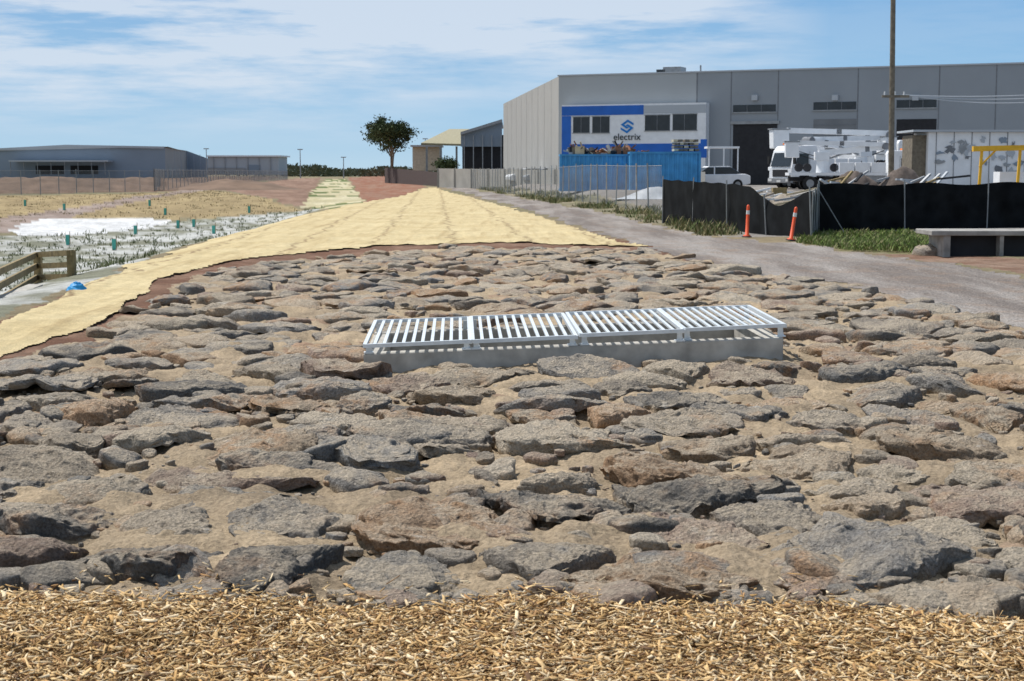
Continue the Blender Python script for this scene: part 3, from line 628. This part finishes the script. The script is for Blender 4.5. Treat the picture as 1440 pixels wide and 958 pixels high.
pm('roof',[(a[0].x,d-.5,a[0].z+.2),(a[2].x,d-.5,a[2].z+.2),(a[3].x+1,d-.5,a[3].z+.2),(r2.x,500,r2.z-.4),(a[2].x,520,a[2].z-.2)],[(0,1,2),(0,2,4),(2,3,4)],lroof,e)
fas=[(p.x,d-1,p.z+.25) for p in a]+[(p.x,d-1,p.z-.35) for p in a]
pm('fascia',fas,[(4,5,1,0),(5,6,2,1),(6,7,3,2)],lroof,e)
sbox('canopy',12,152,225.5,227.5,d-6,5.5,lroof,e)
for i,(x0,x1) in enumerate(((50,90),(99,138))): sbox('dock_door_%d'%i,x0,x1,233,245,d-.2,.15,dark,e)
for i in range(8): sbox('canopy_post_%d'%i,14+i*19,15.2+i*19,227,246,d-5.5,.3,steel,e)
for i in range(6): sbox('side_rib_%d'%i,236+i*9,237+i*9,210+i*1.5,247,d+20+i*8,.3,bluegrey,e)
e=empty('distant_shed'); sbox('body',292,392,220,246,520,20,lroof,e); sbox('roof',290,395,218.5,220.5,519,22,white,e); sbox('door',350,366,232,246,519.7,.2,bluegrey,e); sbox('stripe',292,345,236,246,519.6,.3,steel,e)
for k in range(6): sbox('rib_%d'%k,300+k*16,301+k*16,221,246,519.6,.25,steel,e)
e=empty('open_shed')
sbox('cream_block',580,618,206,240,255,8,cream,e); sbox('cream_roof',577,620,204,206.5,254,10,lroof,e)
a=W(592,204,235);b=W(632,184,265);c_=W(702,184,262);d_=W(672,206,232)
pm('roof_top',[a+Vector((0,0,.3)),d_+Vector((0,0,.3)),c_+Vector((0,0,.3)),b+Vector((0,0,.3)),a,d_,c_,b],[(0,1,2,3),(7,6,5,4),(0,4,5,1),(1,5,6,2),(3,2,6,7),(0,3,7,4)],droof,e)
for u in (600,620,642,665): p=W(u,206,234.5); box('column',p.x-.15,p.x+.15,234.5,234.8,0,p.z,steel,e)
e=empty('dark_shed'); sbox('body',650,708,190,238,215,30,dark,e)
a=W(648,186,214);b=W(706,168,214)
pm('skillion_roof',[(a.x,213,a.z),(b.x,213,b.z),(b.x,245,b.z),(a.x,245,a.z),(a.x,213,a.z-.4),(b.x,213,b.z-.4),(b.x,245,b.z-.4),(a.x,245,a.z-.4)],[(0,1,2,3),(0,4,5,1),(1,5,6,2),(7,6,5,4),(3,7,4,0)],steel,e)
pm('gable',[(a.x,214,a.z-2),(b.x,214,a.z-2),(b.x,214,b.z-.4),(a.x,214,a.z-.4)],[(0,1,2,3)],bluegrey,e)
for i in range(5): u=652+i*13; sbox('column_%d'%i,u,u+1.4,190,238,213.5,.3,steel,e)
e=empty('brown_fence'); brp=M('brown_panel',(.07,.05,.045),.9)
for i in range(10):
    u0=541+i*7.6; p=W(u0,236+.7*i*.9,240-i*6); q=W(u0+7.6,236+.7*(i+1)*.9,234-i*6)
    pm('panel_%d'%i,[(p.x,p.y,-.2),(q.x,q.y,-.2),(q.x,q.y,q.z),(p.x,p.y,p.z)],[(0,1,2,3)],brp,e)
for u,t in ((422,211),(483,222),(290,210),(598,196)):
    e=empty('light_pole'); p=W(u,t,420); cyl('mast',(p.x,420,0),(p.x,420,p.z),.16,.1,steel,e,8); box('lamp_head',p.x-.7,p.x+.7,419.8,420.2,p.z,p.z+.25,steel,e)
# ---------------------------------------------------------------- chain-link fences
def chainfence(name,pts,h,sp,lean=0):
    e=empty(name)
    for (x0,y0),(x1,y1) in zip(pts[:-1],pts[1:]):
        n_=max(1,int(math.hypot(x1-x0,y1-y0)/sp))
        for i in range(n_):
            ta,tb=i/n_,(i+1)/n_
            ax_,ay=x0+(x1-x0)*ta,y0+(y1-y0)*ta; bx,by=x0+(x1-x0)*tb,y0+(y1-y0)*tb
            za,zb=float(hs(ax_,ay)),float(hs(bx,by))
            pm('mesh_panel',[(ax_,ay,za),(bx,by,zb),(bx,by,zb+h-.03),(ax_,ay,za+h-.03)],[(0,1,2,3)],chain,e)
            cyl('post',(ax_,ay,za-.1),(ax_+lean*random.uniform(-1,1),ay,za+h+.05+random.uniform(0,.1)),.032,.032,fpost if random.random()<.7 else concrete,e,6)
            cyl('top_rail',(ax_,ay,za+h),(bx,by,zb+h),.015,.015,fpost,e,5)
chainfence('chain_link_fence',[G(618,259),G(700,270),G(800,282),G(930,302)],1.95,2.6,.08)
chainfence('chain_link_fence',[G(-200,281),G(30,274),G(217,269)],1.8,2.6)
chainfence('chain_link_fence',[G(217,269),G(300,262),G(405,253)],1.9,3)
chainfence('chain_link_fence',[G(217,269),G(232,262),G(405,252)],1.9,3)
# ---------------------------------------------------------------- black shade-cloth fence
def clothfence(name,p0,p1,ztop,n=40):
    e=empty(name); V_=[];m_=12
    for i in range(n+1):
        t=i/n; x=p0[0]+(p1[0]-p0[0])*t; y=p0[1]+(p1[1]-p0[1])*t; zt=ztop(t)
        for j in range(m_+1):
            s=j/m_; w=.07*math.sin(t*37+s*3)+.05*math.sin(t*91+s*7)*(1-s)
            V_.append((x+w*.4,y+w,-.02+(zt+.02)*s))
    F_=[(i*(m_+1)+j,(i+1)*(m_+1)+j,(i+1)*(m_+1)+j+1,i*(m_+1)+j+1) for i in range(n) for j in range(m_)]
    pm('cloth',V_,F_,cloth,e,smooth=True)
    for k in range(5):
        t=k/4; x=p0[0]+(p1[0]-p0[0])*t; y=p0[1]+(p1[1]-p0[1])*t
        cyl('star_picket_%d'%k,(x,y-.1,-.1),(x+random.uniform(-.08,.08),y-.1,ztop(t)+.12),.02,.02,fpost,e,6)
    return e
g0=G(931,314); g1=G(1140,336)
def zt1(t):
    z=1.45-.18*t+.015*math.sin(t*60)
    z-=.5*math.exp(-((t-.82)/.12)**2)
    return z
clothfence('shade_cloth_fence',g0,g1,zt1,60)
g2=G(1150,326); g3=G(1600,318); clothfence('shade_cloth_fence',g2,g3,lambda t:1.34+.04*math.sin(t*25)+.04*t,70)
clothfence('shade_cloth_fence',g1,g2,lambda t:1.1+.2*t,10)
e=empty('wire_brace'); 
for uu,vb,vt,ut in ((1190,332,265,1150),(1322,318,262,1330)):
    p=Vector((*G(uu,vb),0)); q=W(ut,vt,p.y+.2); cyl('stay',p,q,.015,.015,fpost,e,6)
for u,v,lean in ((1047,333,.03),(1108,338,.14)):
    x,y=G(u,v); e=empty('orange_bollard',(x,y-.4,0)); e.rotation_euler=(0,lean,0)
    v_=[];
    prof=[(.10,0),(.10,.05),(.048,.07),(.042,.8),(.03,.84),(0.001,.85)]
    for r,z in prof:
        for k in range(14): q=k*math.pi/7; v_.append((r*math.cos(q),r*math.sin(q),z))
    pm('post',v_,[(a*14+k,a*14+(k+1)%14,(a+1)*14+(k+1)%14,(a+1)*14+k) for a in range(5) for k in range(14)],orange,e,smooth=True)
    cyl('reflective_band',(0,0,.6),(0,0,.7),.048,.047,refl,e,14); cyl('base',(0,0,0),(0,0,.03),.14,.12,black,e,14)
e=empty('concrete_culvert'); a=G(1336,361)
x0,y0=a[0],a[1]
box('slab',x0-.4,x0+6,y0-.05,y0+1.2,.42,.52,culv,e,.015); box('left_wall',x0-.14,x0+.0,y0,y0+1.1,-.1,.42,culv,e); box('void_shade',x0+.002,x0+6,y0+.25,y0+1.1,-.1,.415,dark,e)  # near-black block under the slab: shade of the void given as colour
for i in range(3): box('divider_%d'%i,x0+1.0+i*1.4,x0+1.08+i*1.4,y0,y0+.24,.0,.415,culv,e)
for (u,v,r) in ((1312,358,.36),(1292,430,.16),(1015,326,.15)):
    RV=[];RQ=[];RC=[];TRI=[];base=0; x,y=G(u,v)
    rockmesh(x,y,0,lambda T,r=r: r*(1+.15*np.cos(2*T+1)+.1*np.cos(3*T)),r*.55,48,20,(.05,.1),np.array((.30,.26,.22)),u)
    q4=RQ[0]; fast('boulder',RV[0],np.vstack([q4[:,[0,1,2]],q4[:,[0,2,3]],TRI[0]]),RM,True,RC[0])
# ---------------------------------------------------------------- timber handrail + headwall (left)
e=empty('timber_handrail')
A1=W(100,352,27); A2=W(53,355,28.5); A3=W(-12,384,21.5); A4=W(-150,440,16)
for p in (A1,A2,A3): beam('post',(p.x,p.y,-1.0),(p.x,p.y,p.z),.13,.13,wood,e)
for dz in (-.04,-.25,-.46):
    beam('rail',(A1.x+.05,A1.y-.09,A1.z+dz),(A2.x,A2.y-.09,A2.z+dz),.05,.10,wood,e)
    beam('rail',(A2.x,A2.y-.10,A2.z+dz),(A3.x,A3.y-.10,A3.z+dz),.05,.10,wood,e); beam('rail',(A3.x,A3.y-.09,A3.z+dz),(A4.x,A4.y-.09,A4.z+dz),.05,.10,wood,e)
e=empty('culvert_headwall'); a=W(60,400,24.5); b=W(-60,450,18.3)
v=[(a.x,a.y,-1.2),(b.x,b.y,-1.2),(b.x-.25,b.y+.1,-1.2),(a.x-.25,a.y+.1,-1.2),(a.x,a.y,a.z),(b.x,b.y,b.z),(b.x-.25,b.y+.1,b.z),(a.x-.25,a.y+.1,a.z)]
pm('wall',v,[(3,2,1,0),(7,4,5,6),(0,1,5,4),(1,2,6,5),(2,3,7,6),(3,0,4,7)],concrete,e); 
x,y=G(108,412); V_=[]
for i in range(14):
    for j in range(10):
        a=i/14*2*math.pi; r=.14*(j/9); V_.append((x+r*math.cos(a)*1.1,y+r*math.sin(a),.03+hs(x,y)+.12*(1-(j/9)**2)+random.uniform(-.015,.015)))
pm('blue_plastic_bag',V_,[(i*10+j,((i+1)%14)*10+j,((i+1)%14)*10+j+1,i*10+j+1) for i in range(14) for j in range(9)],bluep)
# ---------------------------------------------------------------- grass / seedlings
def blades(name,pts,hmin,hmax,per,spread,cols,w=.012,mat=None):
    V_=[];Q_=[];C_=[];b=0
    for x,y in pts:
        z=float(hs(x,y)); sc2=random.choice([.4,.6,.8,1,1.3])
        for k in range(per):
            a=random.uniform(0,6.28); ox,oy=random.gauss(0,spread),random.gauss(0,spread); h=random.uniform(hmin,hmax)*sc2; l=random.uniform(.1,.9)*h
            ca,sa=math.cos(a),math.sin(a); px,py=-sa*w,ca*w
            V_+=[(x+ox-px,y+oy-py,z),(x+ox+px,y+oy+py,z),(x+ox+ca*l*.4+px*.8,y+oy+sa*l*.4+py*.8,z+h*.6),(x+ox+ca*l+px*.1,y+oy+sa*l+py*.1,z+h)]
            Q_+=[(b,b+1,b+2),(b,b+2,b+3)]; C_+=[random.choice(cols)]*4; b+=4
    return fast(name,V_,Q_,mat or LEAF,False,np.array(C_))
LEAF=attrmat('leaf',.7,8)
def rpts(P,n,cond=None):
    x0,y0=P.min(0);x1,y1=P.max(0); out=[]
    while len(out)<n:
        x=np.array([random.uniform(x0,x1)]);y=np.array([y0+(y1-y0)*random.random()**1.6])
        if inpoly(P,x,y)[0] and (cond is None or cond(x[0],y[0])): out.append((x[0],y[0]))
    return out
gc=[(.11,.14,.05),(.15,.17,.07),(.23,.20,.10),(.30,.25,.14),(.09,.11,.045)]
clump=lambda x,y: float(vn(np.array([x*.5]),np.array([y*.25]),np.array([0.]))[0])>-.1
blades('verge_grass',rpts(R_verge,750,clump),.06,.30,14,.14,gc,.018)
blades('green_grass',rpts(R_green,1500,clump),.04,.15,14,.12,[(.15,.21,.05),(.18,.23,.07),(.11,.15,.045),(.26,.24,.12)],.015)
notrail=lambda x,y: not (y<30 and x<-5.5)
blades('planted_seedlings',rpts(R_plant,1000,notrail),.05,.16,6,.05,[(.08,.11,.04),(.12,.14,.06),(.17,.17,.09)],.012)
blades('dry_grass',rpts(R_drytan,700),.04,.12,8,.25,[(.30,.235,.12),(.25,.20,.105),(.20,.175,.09)],.02)
random.seed(4); wx,wy=G(1398,462); blades('weed',[(wx,wy),(wx+.04,wy)],.05,.14,60,.035,[(.10,.18,.04),(.15,.24,.06)],.009)
for u,v in ((90,296),(190,330),(250,322),(232,303),(272,320),(350,300),(35,290),(210,290),(160,352),(300,330),(95,345)):
    x,y=G(u,v); z=float(hs(x,y)); e=empty('tree_guard',(x,y,z)); h=.36
    pm('sleeve',[(.07,0,0),(-.035,.06,0),(-.035,-.06,0),(.08,0,h),(-.04,.07,h),(-.04,-.07,h)],[(0,1,4,3),(1,2,5,4),(2,0,3,5)],teal,e); cyl('stake',(.09,0,0),(.09,0,h+.12),.012,.012,wood,e,6)
# ---------------------------------------------------------------- trees
bark=M('bark',(.22,.18,.14),.9,0,4,.3,.4)
def tree(name,x,y,h,cr,nl,cols,ls,trunk=.3,lean=0,spread=.75,lmax=3,first=.26,fit=None):
    e=empty(name,(x,y,0)); ends=[]; segs=[]
    def br(p,d,l,r,lv):
        q=p+d*l; segs.append((p,q,r,lv))
        if lv>=lmax: ends.append(q); return
        if lv>=2: ends.append(q)
        for k in range(random.choice([2,3,3])):
            nd=(d+Vector((random.uniform(-1,1),random.uniform(-1,1),random.uniform(-.2,.7)))*spread).normalized(); br(q,nd,l*random.uniform(.65,.9),r*.6,lv+1)
    br(Vector((0,0,-.2)),Vector((lean,0,1)).normalized(),h*first,trunk,0)
    if fit:   # stretch the branching to the tree's measured crown
        xs=[p.x for p in ends]; zs=[p.z for p in ends]; z0=segs[0][1].z
        fx=fit[0]/max(max(xs)-min(xs),.1); fz=(fit[1]-z0)/max(max(zs)-z0,.1); mx=(max(xs)+min(xs))/2
        def tf(p): 
            k=min(1,max(0,p.z/ z0)) if p.z<z0 else 1
            return Vector((p.x*fx-mx*fx*min(1,max(0,(p.z-z0)/2)),p.y*fx, p.z if p.z<=z0 else z0+(p.z-z0)*fz))
        segs=[(tf(a),tf(b),r,lv) for a,b,r,lv in segs]; ends=[tf(p) for p in ends]
    for a,b,r,lv in segs: cyl('trunk' if lv==0 else 'limb',a,b,r,r*.65,bark,e,7)
    V_=[];C_=[]
    cl=[(p,random.uniform(.45,1.2)) for p in ends if random.random()<.8]
    for i in range(nl):
        p,s=random.choice(cl); g=np.array([random.gauss(0,1) for _ in range(3)])*cr*s*np.array([1,1,.7])
        c=np.array(p)+g; t=np.array([random.gauss(0,1) for _ in range(3)]); t/=np.linalg.norm(t); b_=np.cross(t,[random.random(),random.random(),.3]); b_/=np.linalg.norm(b_)+1e-6
        w=ls*random.uniform(.6,1.3); V_+=[c-t*w,c+b_*w*.45,c+t*w,c-b_*w*.45]; cc_=np.array(cols[random.randrange(len(cols))])*(random.uniform(.8,1.2)); C_+=[cc_]*4
    fast('foliage',V_,np.arange(len(V_)).reshape(-1,4),LEAF,False,np.array(C_),e)
    return e
ec=[(.065,.09,.04),(.085,.11,.05),(.11,.13,.065),(.045,.06,.03)]
random.seed(33)
p=W(551,242,235); tree('eucalyptus_tree',p.x,235,10.0,.58,8500,ec,.22,.32,.0,.62,4,.20,(6.4,9.9))
p=W(627,242,205); tree('small_tree',p.x,205,4.4,.4,2400,ec,.17,.12)
V_=[];C_=[]
for i in range(9000):
    u=random.uniform(395,620) if random.random()<.6 else random.uniform(-500,2000); d=random.uniform(560,700); x=W(u,242,d).x
    hmax=2.6+2.2*float(vn(np.array([x*.06]),np.array([0.]),np.array([0.]))[0])+1.2*float(vn(np.array([x*.3]),np.array([3.]),np.array([0.]))[0])
    z=random.random()**.7*hmax; c=np.array([x,d,z]); t=np.random.default_rng(i).normal(size=3); t/=np.linalg.norm(t); b_=np.cross(t,[.3,.5,.8]); w=random.uniform(.5,1.2)
    V_+=[c-t*w,c+b_*w*.6,c+t*w,c-b_*w*.6]; cc_=np.array(random.choice([(.09,.11,.08),(.12,.14,.10),(.15,.16,.12)])); C_+=[cc_]*4
fast('distant_trees',V_,np.arange(len(V_)).reshape(-1,4),LEAF,False,np.array(C_))
# ---------------------------------------------------------------- light
Sv=Vector((-.40,.30,.88)).normalized(); el=math.asin(Sv.z); az_=math.atan2(Sv.x,Sv.y)
sun=bpy.data.lights.new('sun','SUN'); sun.energy=5.0; sun.angle=math.radians(.5); sun.color=(1,.97,.93)
so=bpy.data.objects.new('sun',sun); so.rotation_euler=Sv.to_track_quat('Z','Y').to_euler(); so.location=(0,0,30); sc.collection.objects.link(so)
w=bpy.data.worlds.new('World'); sc.world=w; w.use_nodes=True; nt=w.node_tree; bg=nt.nodes['Background']; SK=.10; bg.inputs['Strength'].default_value=SK
sky=nt.nodes.new('ShaderNodeTexSky'); sky.sky_type='NISHITA'; sky.sun_disc=False; sky.sun_elevation=el; sky.sun_rotation=az_; sky.air_density=1.; sky.dust_density=.4; sky.ozone_density=1.5
tc=N(nt,'ShaderNodeTexCoord'); sx=N(nt,'ShaderNodeSeparateXYZ'); nt.links.new(tc.outputs['Generated'],sx.inputs[0]); Zs=sx.outputs['Z']
k=1/SK
g=mix_(nt,mr_(nt,Zs,0,.045),(.50*k,.68*k,.82*k),(.33*k,.57*k,.80*k)); g=mix_(nt,mr_(nt,Zs,.04,.12),g,(.19*k,.42*k,.73*k)); 
base_=mix_(nt,mr_(nt,Zs,.12,.55),g,sky.outputs[0])
mp=N(nt,'ShaderNodeMapping'); mp.inputs['Scale'].default_value=(6,6,46); mp.inputs['Rotation'].default_value=(0,.10,0); mp.inputs['Location'].default_value=(3.1,.7,.9)
nt.links.new(tc.outputs['Generated'],mp.inputs[0]); n1=noise_(nt,mp.outputs[0],1.0,12,.62)
mp2=N(nt,'ShaderNodeMapping'); mp2.inputs['Scale'].default_value=(2.2,2.2,20); mp2.inputs['Rotation'].default_value=(0,-.04,0); mp2.inputs['Location'].default_value=(1.3,.2,.33); nt.links.new(tc.outputs['Generated'],mp2.inputs[0]); n2=noise_(nt,mp2.outputs[0],1.,5,.5)
cm=math_(nt,'MULTIPLY',mr_(nt,n1,.38,.58,.12,1.),mr_(nt,n2,.32,.50))
hi=mr_(nt,Zs,.055,.085,0,.5); cm=math_(nt,'ADD',cm,math_(nt,'MULTIPLY',hi,mr_(nt,n1,.40,.60)))
cm=math_(nt,'MULTIPLY',cm,mr_(nt,Zs,.015,.05)); cm=math_(nt,'MULTIPLY',cm,mr_(nt,sx.outputs['X'],.20,.08,.12,1.)); cm=math_(nt,'MINIMUM',cm,1.)
colr=mix_(nt,math_(nt,'MULTIPLY',cm,.78),base_,(.72*k,.79*k,.88*k))
nt.links.new(colr,bg.inputs['Color'])
sc.view_settings.view_transform='Standard'; sc.view_settings.look='None'; sc.view_settings.exposure=0
cam=bpy.data.cameras.new('camera'); co=bpy.data.objects.new('camera',cam); sc.collection.objects.link(co); co.location=(0,0,H); co.rotation_euler=(math.pi/2-PIT,0,0)
cam.sensor_width=36; cam.lens=F/1440*36; cam.clip_end=12000; cam.clip_start=.05
cam.dof.use_dof=True; cam.dof.focus_distance=12; cam.dof.aperture_fstop=9
sc.camera=co
